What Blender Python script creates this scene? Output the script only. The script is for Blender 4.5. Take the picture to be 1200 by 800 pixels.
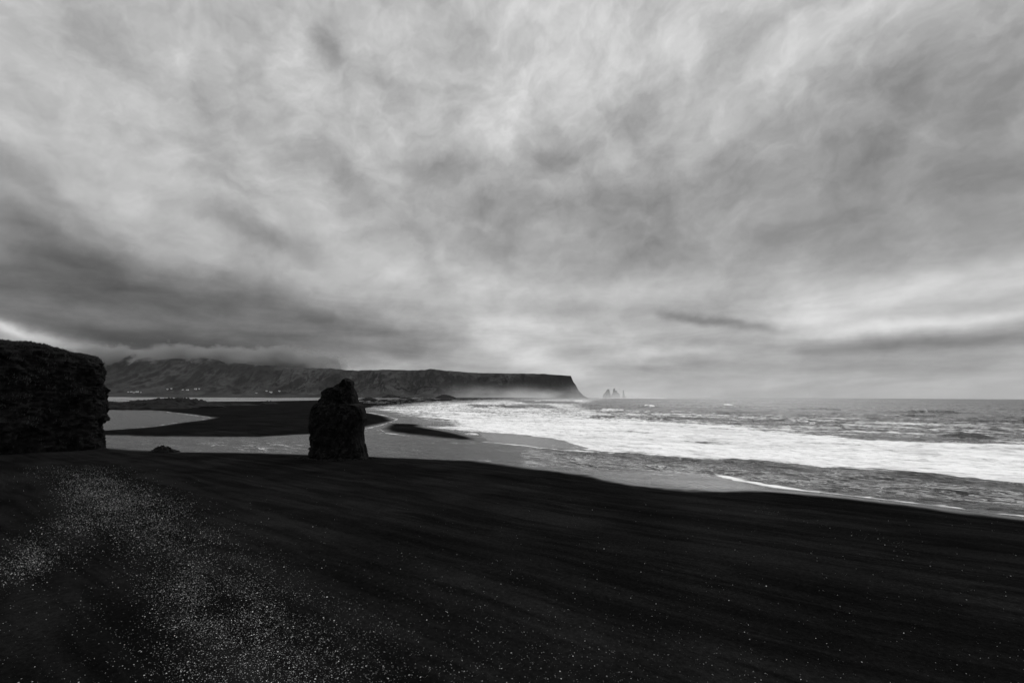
import bpy, math, random
import numpy as np
from mathutils import Matrix, Vector
random.seed(7); rng = np.random.default_rng(11)
S = bpy.context.scene
for o in list(bpy.data.objects): bpy.data.objects.remove(o)
C = S.collection
R = math.radians

# ------------------------------------------------------------------ camera
CAM_H = 16.0
FPX = 533.33                      # 16 mm lens on 36 mm, photo 1200 px wide
PITCH = math.atan(64 / FPX); ROLL = math.atan(0.0059)
F = np.array([0, math.cos(PITCH), math.sin(PITCH)])
U0 = np.array([0, -math.sin(PITCH), math.cos(PITCH)]); R0 = np.array([1., 0, 0])
RT = R0 * math.cos(ROLL) + U0 * math.sin(ROLL)
UP = U0 * math.cos(ROLL) - R0 * math.sin(ROLL)
cd = bpy.data.cameras.new('camera'); cam = bpy.data.objects.new('camera', cd); C.objects.link(cam)
cd.lens = 16; cd.sensor_width = 36; cd.clip_start = 0.5; cd.clip_end = 200000
m = Matrix(((RT[0], UP[0], -F[0], 0), (RT[1], UP[1], -F[1], 0), (RT[2], UP[2], -F[2], CAM_H), (0, 0, 0, 1)))
cam.matrix_world = m
S.camera = cam

def ray(px, py):
    """world direction of a photo pixel (1200x800)"""
    px = np.asarray(px, float); py = np.asarray(py, float)
    d = F[None] * FPX + RT[None] * (np.atleast_1d(px)[:, None] - 600) - UP[None] * (np.atleast_1d(py)[:, None] - 400)
    return d / np.linalg.norm(d, axis=1)[:, None]
def ground(pts, z=0.0):
    p = np.array(pts, float); d = ray(p[:, 0], p[:, 1])
    t = (CAM_H - z) / -d[:, 2]
    return (d * t[:, None])[:, :2]
def at(px, py, dist):
    """point on a pixel's ray whose ground-plane depth (world y) is dist"""
    d = ray(px, py)[0]; t = dist / d[1]
    return np.array([d[0] * t, d[1] * t, CAM_H + d[2] * t])
def topix(x, y, z=0.0):
    v = np.stack([x, y, np.zeros_like(x) + z - CAM_H], -1)
    f = v @ F; f = np.where(f < 1e-3, 1e-3, f)
    return 600 + FPX * (v @ RT) / f, 400 - FPX * (v @ UP) / f

# ------------------------------------------------------------------ view, world, sun
S.render.engine = 'CYCLES'
vs = S.view_settings; vs.view_transform = 'Standard'; vs.look = 'None'; vs.gamma = 1; vs.use_curve_mapping = False
vs.exposure = 0.3
SUN_EL, SUN_AZ = 42.0, 25.0       # azimuth measured from +Y towards +X: high behind the cloud, ahead of the camera
sd = bpy.data.lights.new('sun', 'SUN'); sd.energy = 1.5; sd.angle = R(25); sd.color = (1, 1, 1)
so = bpy.data.objects.new('sun', sd); C.objects.link(so)
sdir = Vector((math.sin(R(SUN_AZ)) * math.cos(R(SUN_EL)), math.cos(R(SUN_AZ)) * math.cos(R(SUN_EL)), math.sin(R(SUN_EL))))
so.rotation_euler = sdir.to_track_quat('Z', 'Y').to_euler()

W = bpy.data.worlds.new('World'); S.world = W; W.use_nodes = True
class NT:
    def __init__(s, nt): s.nt = nt; nt.nodes.clear()
    def n(s, t, **k):
        o = s.nt.nodes.new(t)
        for a, b in k.items(): setattr(o, a, b)
        return o
    def put(s, sock, v):
        if v is None: return
        if hasattr(v, 'is_linked') or isinstance(v, bpy.types.NodeSocket): s.nt.links.new(v, sock)
        else: sock.default_value = v
    def math(s, op, a, b=None, c=None, clamp=False):
        o = s.n('ShaderNodeMath', operation=op, use_clamp=clamp)
        for i, v in enumerate((a, b, c)): s.put(o.inputs[i], v) if v is not None else None
        return o.outputs[0]
    def vmath(s, op, a, b=None, out=0):
        o = s.n('ShaderNodeVectorMath', operation=op); s.put(o.inputs[0], a)
        if b is not None:
            if op == 'SCALE': s.put(o.inputs['Scale'], b)
            else: s.put(o.inputs[1], b)
        return o.outputs[out]
    def comb(s, x, y, z):
        o = s.n('ShaderNodeCombineXYZ'); [s.put(o.inputs[i], v) for i, v in enumerate((x, y, z))]; return o.outputs[0]
    def sep(s, v): o = s.n('ShaderNodeSeparateXYZ'); s.put(o.inputs[0], v); return o.outputs
    def noise(s, vec, scale, detail=5, rough=.55, dist=0, col=False):
        o = s.n('ShaderNodeTexNoise'); s.put(o.inputs['Vector'], vec)
        o.inputs['Scale'].default_value = scale; o.inputs['Detail'].default_value = detail
        o.inputs['Roughness'].default_value = rough; o.inputs['Distortion'].default_value = dist
        return o.outputs['Color' if col else 'Fac']
    def mapr(s, v, a, b, c=0., d=1., smooth=True):
        o = s.n('ShaderNodeMapRange'); o.interpolation_type = 'SMOOTHSTEP' if smooth else 'LINEAR'
        s.put(o.inputs[0], v)
        for i, q in enumerate((a, b, c, d)): s.put(o.inputs[i + 1], q)
        return o.outputs[0]
    def mapping(s, v, loc=(0, 0, 0), rot=(0, 0, 0), sc=(1, 1, 1), typ='POINT'):
        if typ == 'POINT' and any(rot) and sc != (1, 1, 1): v = s.mapping(v, rot=rot); rot = (0, 0, 0)     # turn first, then stretch
        o = s.n('ShaderNodeMapping', vector_type=typ); s.put(o.inputs[0], v)
        o.inputs['Location'].default_value = loc; o.inputs['Rotation'].default_value = rot; o.inputs['Scale'].default_value = sc
        return o.outputs[0]
    def mix(s, f, a, b):     # float mix
        o = s.n('ShaderNodeMix', data_type='FLOAT'); s.put(o.inputs[0], f); s.put(o.inputs[2], a); s.put(o.inputs[3], b); return o.outputs[0]
    def grey(s, v): o = s.n('ShaderNodeCombineColor'); [s.put(o.inputs[i], v) for i in range(3)]; return o.outputs[0]

w = NT(W.node_tree)
tc = w.n('ShaderNodeTexCoord'); D = tc.outputs['Generated']
dx, dy, dz = w.sep(D)
az = w.math('ARCTAN2', dx, dy); el = w.math('ARCSINE', dz)
hz = w.math('ADD', w.math('MAXIMUM', dz, 0.0), 0.30)
P = w.comb(w.math('DIVIDE', dx, hz), w.math('DIVIDE', dy, hz), 0.0)      # position on the cloud deck
# warp of the cloud masses' outlines
wn = w.vmath('SUBTRACT', w.noise(w.comb(az, el, 0.0), 4.5, 6, .60, col=True), (.5, .5, .5))
Q = w.comb(az, el, 0.0)
warp = w.vmath('MULTIPLY', wn, w.comb(.17, w.mapr(el, .03, .35, .045, .13), 0.0))
Q2 = w.vmath('ADD', Q, warp)
# broad masses: photo position (px), half sizes (px), tilt (deg, + rises to the right), change of tone
MASS = [
 (20, 346, 260, 40, -8, -.22), (200, 340, 240, 36, -9, -.20), (400, 378, 150, 20, -10, -.13), (40, 215, 80, 18, -25, -.10),
 (60, 275, 110, 24, -25, -.10), (300, 275, 80, 16, -18, -.14), (10, 390, 60, 8, -14, .30),
 (150, 175, 240, 60, -20, .07), (430, 310, 140, 30, -10, .08), (600, 100, 120, 80, 50, .07), (680, 40, 120, 60, 30, .05),
 (200, 60, 200, 70, -40, .03), (510, 195, 40, 18, -10, -.16), (650, 180, 60, 18, 10, -.13), (600, 235, 90, 18, 0, -.06),
 (800, 230, 340, 60, 6, -.08), (1100, 220, 300, 90, 12, -.09), (1150, 120, 160, 60, 20, -.03), (380, 40, 25, 22, -50, -.12),
 (860, 120, 110, 36, 25, .04), (760, 300, 250, 26, 0, -.04), (1050, 350, 280, 26, 3, .17), (1100, 376, 200, 10, 1, .16),
 (720, 345, 160, 14, 0, .08), (640, 385, 90, 12, -8, .09), (830, 377, 75, 6, -9, -.17), (1050, 400, 210, 10, 0, -.13),
 (820, 412, 120, 6, 0, .10), (900, 428, 260, 8, 0, -.06), (960, 448, 300, 10, 0, .05), (600, 412, 80, 26, -18, .12),
 (660, 432, 70, 14, -14, .07), (450, 408, 110, 18, 0, -.09), (250, 405, 170, 18, 0, -.24), (330, 392, 60, 14, 0, -.05), (430, 395, 60, 9, 0, .09),
 (120, 395, 90, 14, -8, -.10), (1000, 30, 160, 30, 20, .05), (840, 20, 120, 30, 15, .06), (160, 135, 30, 12, -40, -.05), (240, 110, 24, 20, -40, -.08),
]
tone = w.math('MULTIPLY', w.mapr(el, 0, .9, 0, 1), .06)
tone = w.math('ADD', tone, .592)
back = w.mapr(dy, .12, -.5, 0, .30)  # extra brightness added to the unseen sky behind the camera, to light the foam
for (x, y, hx, hy, tilt, amp) in MASS:
    c = ray(x, y)[0]; a0 = math.atan2(c[0], c[1]); e0 = math.asin(c[2])
    r_ = ray(x + 20, y)[0]; u_ = ray(x, y - 20)[0]
    ka = abs(math.atan2(r_[0], r_[1]) - a0) / 20; ke = abs(math.asin(u_[2]) - e0) / 20
    mp = w.mapping(Q2, loc=(a0, e0, 0), rot=(0, 0, R(tilt)), sc=(hx * ka, hy * ke, 1), typ='TEXTURE')
    ln = w.vmath('LENGTH', mp, out=1)
    g = w.math('EXPONENT', w.math('MULTIPLY', w.math('MULTIPLY', ln, ln), -1.0))
    tone = w.math('MULTIPLY_ADD', g, amp, tone)
# cloud texture
n1 = w.noise(w.mapping(P, rot=(0, 0, R(18)), sc=(1.0, .62, 1)), 2.6, 8, .58, .25)
n2 = w.noise(w.mapping(P, loc=(3, 1, 0), rot=(0, 0, R(-12)), sc=(1.0, .7, 1)), 8.0, 6, .58, .3)
n4 = w.noise(w.mapping(Q2, loc=(2, 2, 0), rot=(0, 0, R(25)), sc=(1, 1.5, 1)), 5.0, 5, .50, .2)
n5 = w.noise(w.mapping(Q2, loc=(6, 2, 0), rot=(0, 0, R(-20)), sc=(1, 1.6, 1)), 11, 7, .62, .15)
tone = w.math('ADD', tone, w.math('MULTIPLY', w.math('SUBTRACT', n5, .5), w.mapr(el, .15, .6, .14, .30)))
n3 = w.noise(w.mapping(Q, loc=(1, 5, 0), sc=(1.0, 5.2, 1)), 3.8, 9, .64, .35)
low = w.mapr(el, .02, .35, 1, 0)
tone = w.math('ADD', tone, w.math('MULTIPLY', w.math('SUBTRACT', n1, .5), .08))
tone = w.math('ADD', tone, w.math('MULTIPLY', w.math('SUBTRACT', n2, .5), w.mix(low, .07, .06)))
tone = w.math('ADD', tone, w.math('MULTIPLY', w.math('SUBTRACT', n4, .5), w.mix(low, .32, .10)))
tone = w.math('ADD', tone, w.math('MULTIPLY', w.math('SUBTRACT', n3, .5), w.mix(low, .05, .36)))
tone = w.math('MINIMUM', w.math('MAXIMUM', tone, .22), .88)
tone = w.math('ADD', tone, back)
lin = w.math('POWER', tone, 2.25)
# clear sky glimpsed through the deck
st = w.n('ShaderNodeTexSky', sky_type='NISHITA'); st.sun_disc = False
st.sun_elevation = R(SUN_EL); st.sun_rotation = R(SUN_AZ); st.air_density = 1; st.dust_density = 3
bw = w.n('ShaderNodeRGBToBW'); w.nt.links.new(st.outputs[0], bw.inputs[0])
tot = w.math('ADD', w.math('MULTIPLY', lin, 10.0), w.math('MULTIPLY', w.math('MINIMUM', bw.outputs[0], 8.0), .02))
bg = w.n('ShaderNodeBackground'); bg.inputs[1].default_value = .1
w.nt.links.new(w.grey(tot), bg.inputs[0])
ow = w.n('ShaderNodeOutputWorld'); w.nt.links.new(bg.outputs[0], ow.inputs[0])
W.cycles.sampling_method = 'MANUAL'; W.cycles.sample_map_resolution = 1024
S.cycles.volume_bounces = 1; S.cycles.volume_step_rate = 1.0; S.cycles.volume_max_steps = 128

# ------------------------------------------------------------------ numeric noise
_perm = rng.permutation(256); _perm = np.concatenate([_perm, _perm, _perm])
_g3 = rng.normal(size=(256, 3)); _g3 /= np.linalg.norm(_g3, axis=1)[:, None]
def pn(x, y, z=0.):
    x, y, z = np.broadcast_arrays(np.asarray(x, float), np.asarray(y, float), np.asarray(z, float))
    xi = np.floor(x).astype(int); yi = np.floor(y).astype(int); zi = np.floor(z).astype(int)
    xf = x - xi; yf = y - yi; zf = z - zi
    u = xf ** 3 * (xf * (xf * 6 - 15) + 10); v = yf ** 3 * (yf * (yf * 6 - 15) + 10); t = zf ** 3 * (zf * (zf * 6 - 15) + 10)
    out = 0
    for i in (0, 1):
        for j in (0, 1):
            for k in (0, 1):
                h = _perm[(_perm[(_perm[(xi + i) & 255] + yi + j) & 255] + zi + k) & 255]
                g = _g3[h]
                d = g[..., 0] * (xf - i) + g[..., 1] * (yf - j) + g[..., 2] * (zf - k)
                out = out + d * (u if i else 1 - u) * (v if j else 1 - v) * (t if k else 1 - t)
    return out * 1.5
def fbm(x, y, z=0., o=4, lac=2.03, g=.5):
    s = 0; a = 1
    for k in range(o):
        s = s + a * pn(x * lac ** k + 7.3 * k, y * lac ** k + 3.1 * k, z * lac ** k + 1.7 * k); a *= g
    return s
def ridged(x, y, z=0., o=4, g=.5):
    s = 0; a = 1
    for k in range(o):
        s = s + a * (1 - np.abs(pn(x * 2.03 ** k + 5.3 * k, y * 2.03 ** k, z * 2.03 ** k)) * 2); a *= g
    return s
def blocks(x, y, z, seed=0):
    """fractured-rock offset: every irregular cell of space gets its own step and tilt"""
    P = np.stack(np.broadcast_arrays(x, y, z), -1).astype(float); B = np.floor(P).astype(int); best = np.full(P.shape[:-1], 9e9); val = np.zeros(P.shape[:-1])
    for i in (-1, 0, 1):
        for j in (-1, 0, 1):
            for k in (-1, 0, 1):
                c = B + [i, j, k]; h = _perm[(_perm[(_perm[(c[..., 0] + seed) & 255] + c[..., 1]) & 255] + c[..., 2]) & 255]
                r = _g3[h]; q = c + .5 + r * .45; d = ((P - q) ** 2).sum(-1)
                v = _g3[(h * 7 + 3) & 255][..., 0] + .5 * ((P - q) * _g3[(h * 13 + 5) & 255]).sum(-1)
                m_ = d < best; best = np.where(m_, d, best); val = np.where(m_, v, val)
    return val
def sstep(a, b, x): t = np.clip((x - a) / (b - a), 0, 1); return t * t * (3 - 2 * t)
def polysd(px, py, poly, sx=1.0, sy=1.0):
    """signed distance, positive inside"""
    poly = np.array(poly, float) * [sx, sy]; x = np.ravel(px) * sx; y = np.ravel(py) * sy
    best = np.full(x.shape, 1e18); ins = np.zeros(x.shape, bool)
    for i in range(len(poly)):
        a = poly[i]; b = poly[(i + 1) % len(poly)]; e = b - a; L = e @ e + 1e-12
        t = np.clip(((x - a[0]) * e[0] + (y - a[1]) * e[1]) / L, 0, 1)
        dd = (x - a[0] - t * e[0]) ** 2 + (y - a[1] - t * e[1]) ** 2
        best = np.minimum(best, dd)
        c = (a[1] > y) != (b[1] > y)
        if e[1] != 0: ins ^= c & (x < e[0] * (y - a[1]) / e[1] + a[0])
    return (np.sqrt(best) * np.where(ins, 1, -1)).reshape(np.shape(px))

# ------------------------------------------------------------------ mesh helpers
def link(name, me, parent=None, mat=None, smooth=True):
    o = bpy.data.objects.new(name, me); C.objects.link(o)
    if parent: o.parent = parent
    if mat: me.materials.append(mat)
    if smooth: me.polygons.foreach_set('use_smooth', [True] * len(me.polygons))
    me.update(); return o
def mesh_np(name, V, Fq):
    """Fq: (n,k) array of face indices, all the same size"""
    me = bpy.data.meshes.new(name); V = np.asarray(V, np.float32); Fq = np.asarray(Fq, np.int32); n, k = Fq.shape
    me.vertices.add(len(V)); me.vertices.foreach_set('co', V.ravel())
    me.loops.add(n * k); me.loops.foreach_set('vertex_index', Fq.ravel())
    me.polygons.add(n); me.polygons.foreach_set('loop_start', np.arange(0, n * k, k, dtype=np.int32))
    me.update(calc_edges=True); me.validate(); return me
def gridfaces(nr, nc, wrap=False):
    i = np.arange(nr - 1)[:, None]; j = np.arange(nc if wrap else nc - 1)[None]
    j2 = (j + 1) % nc
    return np.stack([i * nc + j, i * nc + j2, (i + 1) * nc + j2, (i + 1) * nc + j], -1).reshape(-1, 4)
def attr(me, name, v):
    a = me.attributes.new(name, 'FLOAT', 'POINT'); a.data.foreach_set('value', np.ravel(v).astype(np.float32))
def tag(o, label=None, cat=None, group=None, kind=None):
    if label: o['label'] = label
    if cat: o['category'] = cat
    if group: o['group'] = group
    if kind: o['kind'] = kind
    return o

# ------------------------------------------------------------------ materials
def mat(name, fn):
    m = bpy.data.materials.new(name); m.use_nodes = True; t = NT(m.node_tree)
    p = t.n('ShaderNodeBsdfPrincipled'); o = t.n('ShaderNodeOutputMaterial'); t.nt.links.new(p.outputs[0], o.inputs[0])
    fn(t, p, o); return m
def bump(t, p, h, dist, strength=1.0):
    b = t.n('ShaderNodeBump'); b.inputs['Distance'].default_value = dist; t.put(b.inputs['Strength'], strength)
    t.nt.links.new(h, b.inputs['Height']); t.nt.links.new(b.outputs[0], p.inputs['Normal'])
def pos(t): return t.n('ShaderNodeNewGeometry').outputs['Position']
def attrn(t, name): return t.n('ShaderNodeAttribute', attribute_name=name).outputs['Fac']

def f_sand(t, p, o):
    P = pos(t)
    big = t.noise(P, .05, 5, .6); fine = t.noise(P, 3.5, 5, .7); grain = t.noise(P, 18, 3, .7)
    # wind and tide lines drawn out along the shore
    al = t.noise(t.mapping(P, rot=(0, 0, R(34)), sc=(.035, .42, 1)), 1.0, 6, .62, .8)
    c = t.math('MULTIPLY', t.mapr(big, .35, .68, .7, 1.35), t.mapr(fine, .25, .75, .6, 1.4))
    c = t.math('MULTIPLY', c, t.mapr(al, .36, .64, .66, 1.4))
    c = t.math('MULTIPLY', c, t.mapr(grain, .5, .8, .85, 2.2))
    c = t.math('MULTIPLY', c, .0072)
    veg = attrn(t, 'veg')
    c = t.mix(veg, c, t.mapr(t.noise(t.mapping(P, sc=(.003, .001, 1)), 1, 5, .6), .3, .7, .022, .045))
    t.nt.links.new(t.grey(c), p.inputs['Base Color'])
    wet = attrn(t, 'wet')
    t.put(p.inputs['Roughness'], t.mix(wet, .95, .35)); t.put(p.inputs['Specular IOR Level'], t.mix(wet, .0, .3))
    h = t.math('ADD', t.math('MULTIPLY', fine, .5), t.math('ADD', al, t.math('MULTIPLY', grain, .15)))
    bump(t, p, h, .10, .7)
SAND = mat('black_sand', f_sand)

def f_water(t, p, o):
    P = pos(t); foam = attrn(t, 'foam'); calm = attrn(t, 'calm'); thin = attrn(t, 'thin')
    # frame turned so that x runs along the crests
    Pr = t.mapping(P, rot=(0, 0, R(34)))
    a = t.noise(t.mapping(Pr, sc=(.012, .045, 1)), 1, 5, .6, .5)
    b = t.noise(t.mapping(Pr, sc=(.10, .32, 1)), 1, 6, .62, .8)
    c = t.noise(t.mapping(Pr, sc=(.8, 1.8, 1)), 1, 5, .65, .6)
    nn = t.math('ADD', t.math('MULTIPLY', t.math('SUBTRACT', a, .5), 1.1), t.math('ADD', t.math('MULTIPLY', t.math('SUBTRACT', b, .5), 1.3), t.math('MULTIPLY', t.math('SUBTRACT', c, .5), .6)))
    f = t.mapr(t.math('ADD', foam, nn), .36, .86)
    # webs of thin foam lines left on the water
    lace = t.math('ABSOLUTE', t.math('SUBTRACT', t.noise(t.mapping(Pr, sc=(.12, .5, 1)), 1, 4, .6, 1.5), .5))
    lf = t.math('MULTIPLY', t.mapr(lace, .0, .05, 1, 0), t.mapr(t.math('ADD', t.math('MULTIPLY', nn, .6), thin), .35, .8))
    f = t.math('MAXIMUM', f, t.math('MULTIPLY', lf, .6))
    rip1 = t.noise(t.mapping(Pr, sc=(.5, 1.3, 1)), 1, 6, .62, .4)
    rip2 = t.noise(t.mapping(Pr, sc=(2.2, 4.2, 1)), 1, 4, .6, .3)
    rip3 = t.noise(t.mapping(Pr, sc=(.05, .16, 1)), 1, 5, .6, .5)
    rip4 = t.noise(t.mapping(Pr, sc=(.012, .05, 1)), 1, 4, .6, .5)
    rip3 = t.math('ADD', rip3, t.math('MULTIPLY', rip4, 2.6))
    h = t.math('ADD', t.math('MULTIPLY', rip1, .7), t.math('ADD', t.math('MULTIPLY', rip2, .16), t.math('MULTIPLY', rip3, 1.6)))
    bump(t, p, h, 1.0, t.mix(calm, 1.0, .06))
    fc = t.math('MULTIPLY', t.math('MULTIPLY', t.mapr(b, .3, .55, .66, 1.0), t.mapr(a, .32, .55, .78, 1.0)), t.mapr(t.noise(t.mapping(Pr, sc=(.22, .75, 1)), 1, 7, .7, .5), .30, .52, .55, .99))
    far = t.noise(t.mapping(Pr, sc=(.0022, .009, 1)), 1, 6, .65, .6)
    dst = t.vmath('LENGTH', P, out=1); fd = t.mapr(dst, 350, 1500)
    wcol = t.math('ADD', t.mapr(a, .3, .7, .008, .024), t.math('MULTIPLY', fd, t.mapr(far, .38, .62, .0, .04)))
    wcol = t.math('ADD', wcol, t.math('MULTIPLY', attrn(t, 'silt_sheen'), t.math('MULTIPLY', t.mapr(c, .35, .65, .55, 1.45), t.mapr(b, .35, .65, .75, 1.25))))
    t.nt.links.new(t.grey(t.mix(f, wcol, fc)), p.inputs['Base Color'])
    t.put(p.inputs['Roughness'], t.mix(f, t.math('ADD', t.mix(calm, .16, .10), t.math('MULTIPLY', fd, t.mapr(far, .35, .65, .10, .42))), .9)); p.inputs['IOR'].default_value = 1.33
    t.put(p.inputs['Specular IOR Level'], t.mix(f, .5, .1))
WATER = mat('sea_water', f_water)

def rockmat(name, lo, hi, sc, bd=.25, moss=0.0):
    def fn(t, p, o):
        P = pos(t)
        a = t.noise(P, sc, 7, .68, .3); b = t.noise(t.mapping(P, sc=(1, 1, .35)), sc * 3, 6, .7); v = t.noise(P, sc * 11, 4, .7)
        c = t.mapr(a, .35, .7, lo, hi)
        c = t.math('MULTIPLY', c, t.mapr(b, .35, .7, .5, 1.5))
        sp = t.math('MULTIPLY', t.mapr(v, .58, .72), t.mapr(b, .45, .65))
        c = t.math('ADD', c, t.math('MULTIPLY', sp, hi * 1.6))
        if moss:
            nz = t.sep(t.n('ShaderNodeNewGeometry').outputs['Normal'])[2]
            mk = t.math('MULTIPLY', t.mapr(nz, .35, .8), t.mapr(a, .35, .55))
            c = t.mix(mk, c, moss)
        t.nt.links.new(t.grey(c), p.inputs['Base Color']); p.inputs['Roughness'].default_value = .95
        p.inputs['Specular IOR Level'].default_value = .05
        bump(t, p, t.math('ADD', a, t.math('MULTIPLY', b, .5)), bd, 1)
    return mat(name, fn)
ROCK = rockmat('dark_basalt', .002, .009, .35, .5, .009)
CLIFF = rockmat('cliff_rock', .001, .011, .5, .5, .009)
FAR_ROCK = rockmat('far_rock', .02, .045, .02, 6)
MOUND = rockmat('mound_rock', .003, .012, .12, .8, .016)
def f_mount(t, p, o):
    P = pos(t); nz = t.sep(t.n('ShaderNodeNewGeometry').outputs['Normal'])[2]
    a = t.noise(P, .0022, 6, .62, .5); b = t.noise(t.mapping(P, sc=(1, 1, .3)), .010, 6, .65)
    st = t.mapr(t.math('ADD', nz, t.math('MULTIPLY', t.math('SUBTRACT', b, .5), .35)), .70, .90)
    grass = t.math('MULTIPLY', t.mapr(a, .35, .68, .018, .045), t.mapr(b, .3, .7, .7, 1.3)); cl = t.mapr(b, .3, .7, .006, .018)
    t.nt.links.new(t.grey(t.mix(st, cl, grass)), p.inputs['Base Color']); p.inputs['Roughness'].default_value = 1
    p.inputs['Specular IOR Level'].default_value = 0
    bump(t, p, t.math('ADD', a, b), 30, .8)
MOUNT = mat('hillside', f_mount)
def plain(name, g, rough=.9):
    def fn(t, p, o):
        c = t.mapr(t.noise(pos(t), 1.5, 3), .3, .7, g * .8, g * 1.15)
        t.nt.links.new(t.grey(c), p.inputs['Base Color']); p.inputs['Roughness'].default_value = rough
    return mat(name, fn)
def f_pebble(t, p, o):
    c = t.math('MULTIPLY', attrn(t, 'tone'), t.mapr(t.noise(pos(t), 25, 3), .3, .7, .8, 1.2))
    t.nt.links.new(t.grey(c), p.inputs['Base Color']); p.inputs['Roughness'].default_value = .8
PEBBLE = mat('pebble_stone', f_pebble)
GRASS = plain('dark_grass', .014)

# ------------------------------------------------------------------ shoreline layout
coast = [(-40, 524), (0, 524), (60, 523), (120, 523.7), (175, 527.5), (205, 529), (300, 530), (365, 532), (430, 534), (505, 537), (560, 539), (627, 548), (697, 556),
         (722, 562), (752, 567.5), (785, 571), (830, 572.8), (870, 572.8), (917, 574.5), (1002, 583), (1087, 593), (1200, 607), (1330, 624)]
g = ground(coast)
dirr = (g[-1] - g[-2]); dirr /= np.linalg.norm(dirr)
LA = np.vstack([[(-30000, 3000), (-500, 190)], g, [g[-1] + dirr * 400 + [20, 10], (2500, -1500), (30000, -18000), (30000, -40000), (-40000, -40000)]])
LBp = [(-300, 508), (-60, 509), (125, 510.5), (175, 512), (300, 512.5), (365, 509), (425, 502), (443, 498), (463, 493), (458, 489), (450, 487), (427, 482.6), (424, 480.8), (434, 477.2),
       (465, 474), (500, 471), (530, 470), (567, 468), (600, 466.9), (650, 466.2), (684, 466.1), (690, 465.8)]
g = ground(LBp); LB = np.vstack([[(-3000, 190)], g, [(1600, 7000), (2500, 16000), (-40000, 16000), (-40000, 400)]])
POND = ground([(-120, 480), (120, 480.5), (175, 480.7), (195, 482.5), (225, 486), (250, 489.3), (236, 492), (212, 495), (175, 500), (125, 503.7), (-120, 506)])
LAG = ground([(-200, 464.8), (120, 465.2), (300, 465.9), (430, 466.3), (495, 466.4), (470, 467.3), (430, 468), (372, 468.7), (300, 470), (220, 470.6), (160, 471), (-200, 471)])
STRIP = ground([(-200, 461.0), (100, 462.2), (165, 462.8), (170, 463.1), (120, 463), (-200, 462.0)])
LC = ground([(446, 502.5), (455, 496), (475, 496.2), (495, 497), (494, 500), (530, 506), (557, 512.5), (565, 517), (530, 515.5), (480, 510), (452, 506)])

def polar(rs, fine, half, coarse):
    a = np.concatenate([np.linspace(-math.pi, -half, coarse, endpoint=False), np.linspace(-half, half, fine), np.linspace(half, math.pi, coarse + 1)[1:-1]])
    A, RR = np.meshgrid(a, rs); return RR * np.sin(A), RR * np.cos(A), len(a)

def landheight(X, Y):
    r = np.hypot(X, Y)
    jit = fbm(X / 9, Y / 9, 0, 4) * .5 * np.clip(r / 120, .6, 6) + fbm(X / 60, Y / 60, 3, 3) * np.clip((r - 150) / 150, 0, 6)
    sA = polysd(X, Y, LA) + jit * .4
    sB = polysd(X, Y, LB); 
    for h in (POND, LAG, STRIP): sB = np.minimum(sB, -polysd(X, Y, h))
    sB = sB + jit; sC = polysd(X, Y, LC) + jit * .5
    zA = np.where(sA > 0, 1.7 * (1 - np.exp(-sA / 24)) + .5 * sstep(25, 60, sA), sA * .07)
    # small tide scarps running along the beach
    w_ = sA + 2.2 * fbm(X / 14, Y / 14, 1, 3)
    for d0, hh in ((7, .07), (15, .12), (24, .14), (33, .10), (41, .12)): zA = zA + hh * sstep(d0, d0 + .9, w_) - hh * sstep(d0 + 2, d0 + 9, w_)
    zA = zA + np.where(sA > 2, .12 * fbm(X / 7, Y / 7, 0, 4) + .25 * fbm(X / 30, Y / 30, 5, 2) * sstep(5, 30, sA), 0)
    zB = np.where(sB > 0, .75 * (1 - np.exp(-sB / 35)) + .12 * fbm(X / 30, Y / 30, 2, 3) * sstep(3, 20, sB), sB * .06)
    zC = np.where(sC > 0, .6 * (1 - np.exp(-sC / 9)), sC * .07)
    z = np.maximum(np.maximum(zA, zB), zC)
    return np.maximum(z, -4), np.maximum(np.maximum(sA, sB), sC)

# ------------------------------------------------------------------ terrain sheet
rs = np.concatenate([[0.5, 2, 4, 6], np.geomspace(8, 40, 60), 16 * FPX / np.arange(210, 30, -.5), 16 * FPX / np.arange(30, 2.2, -.2), 16 * FPX / np.geomspace(2.2, .11, 40)])
X, Y, nc = polar(rs, 800, R(56), 24)
Z, SDL = landheight(X, Y)
me = mesh_np('beach', np.stack([X, Y, Z], -1).reshape(-1, 3), gridfaces(len(rs), nc, True)[:, ::-1])
r_ = np.hypot(X, Y)
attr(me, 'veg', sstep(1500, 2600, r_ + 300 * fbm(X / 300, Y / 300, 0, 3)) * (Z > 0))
attr(me, 'wet', sstep(4.5, .5, SDL + 1.2 * fbm(X / 5, Y / 5, 0, 3)))
tag(link('ground', me, mat=SAND), kind='structure')

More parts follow.
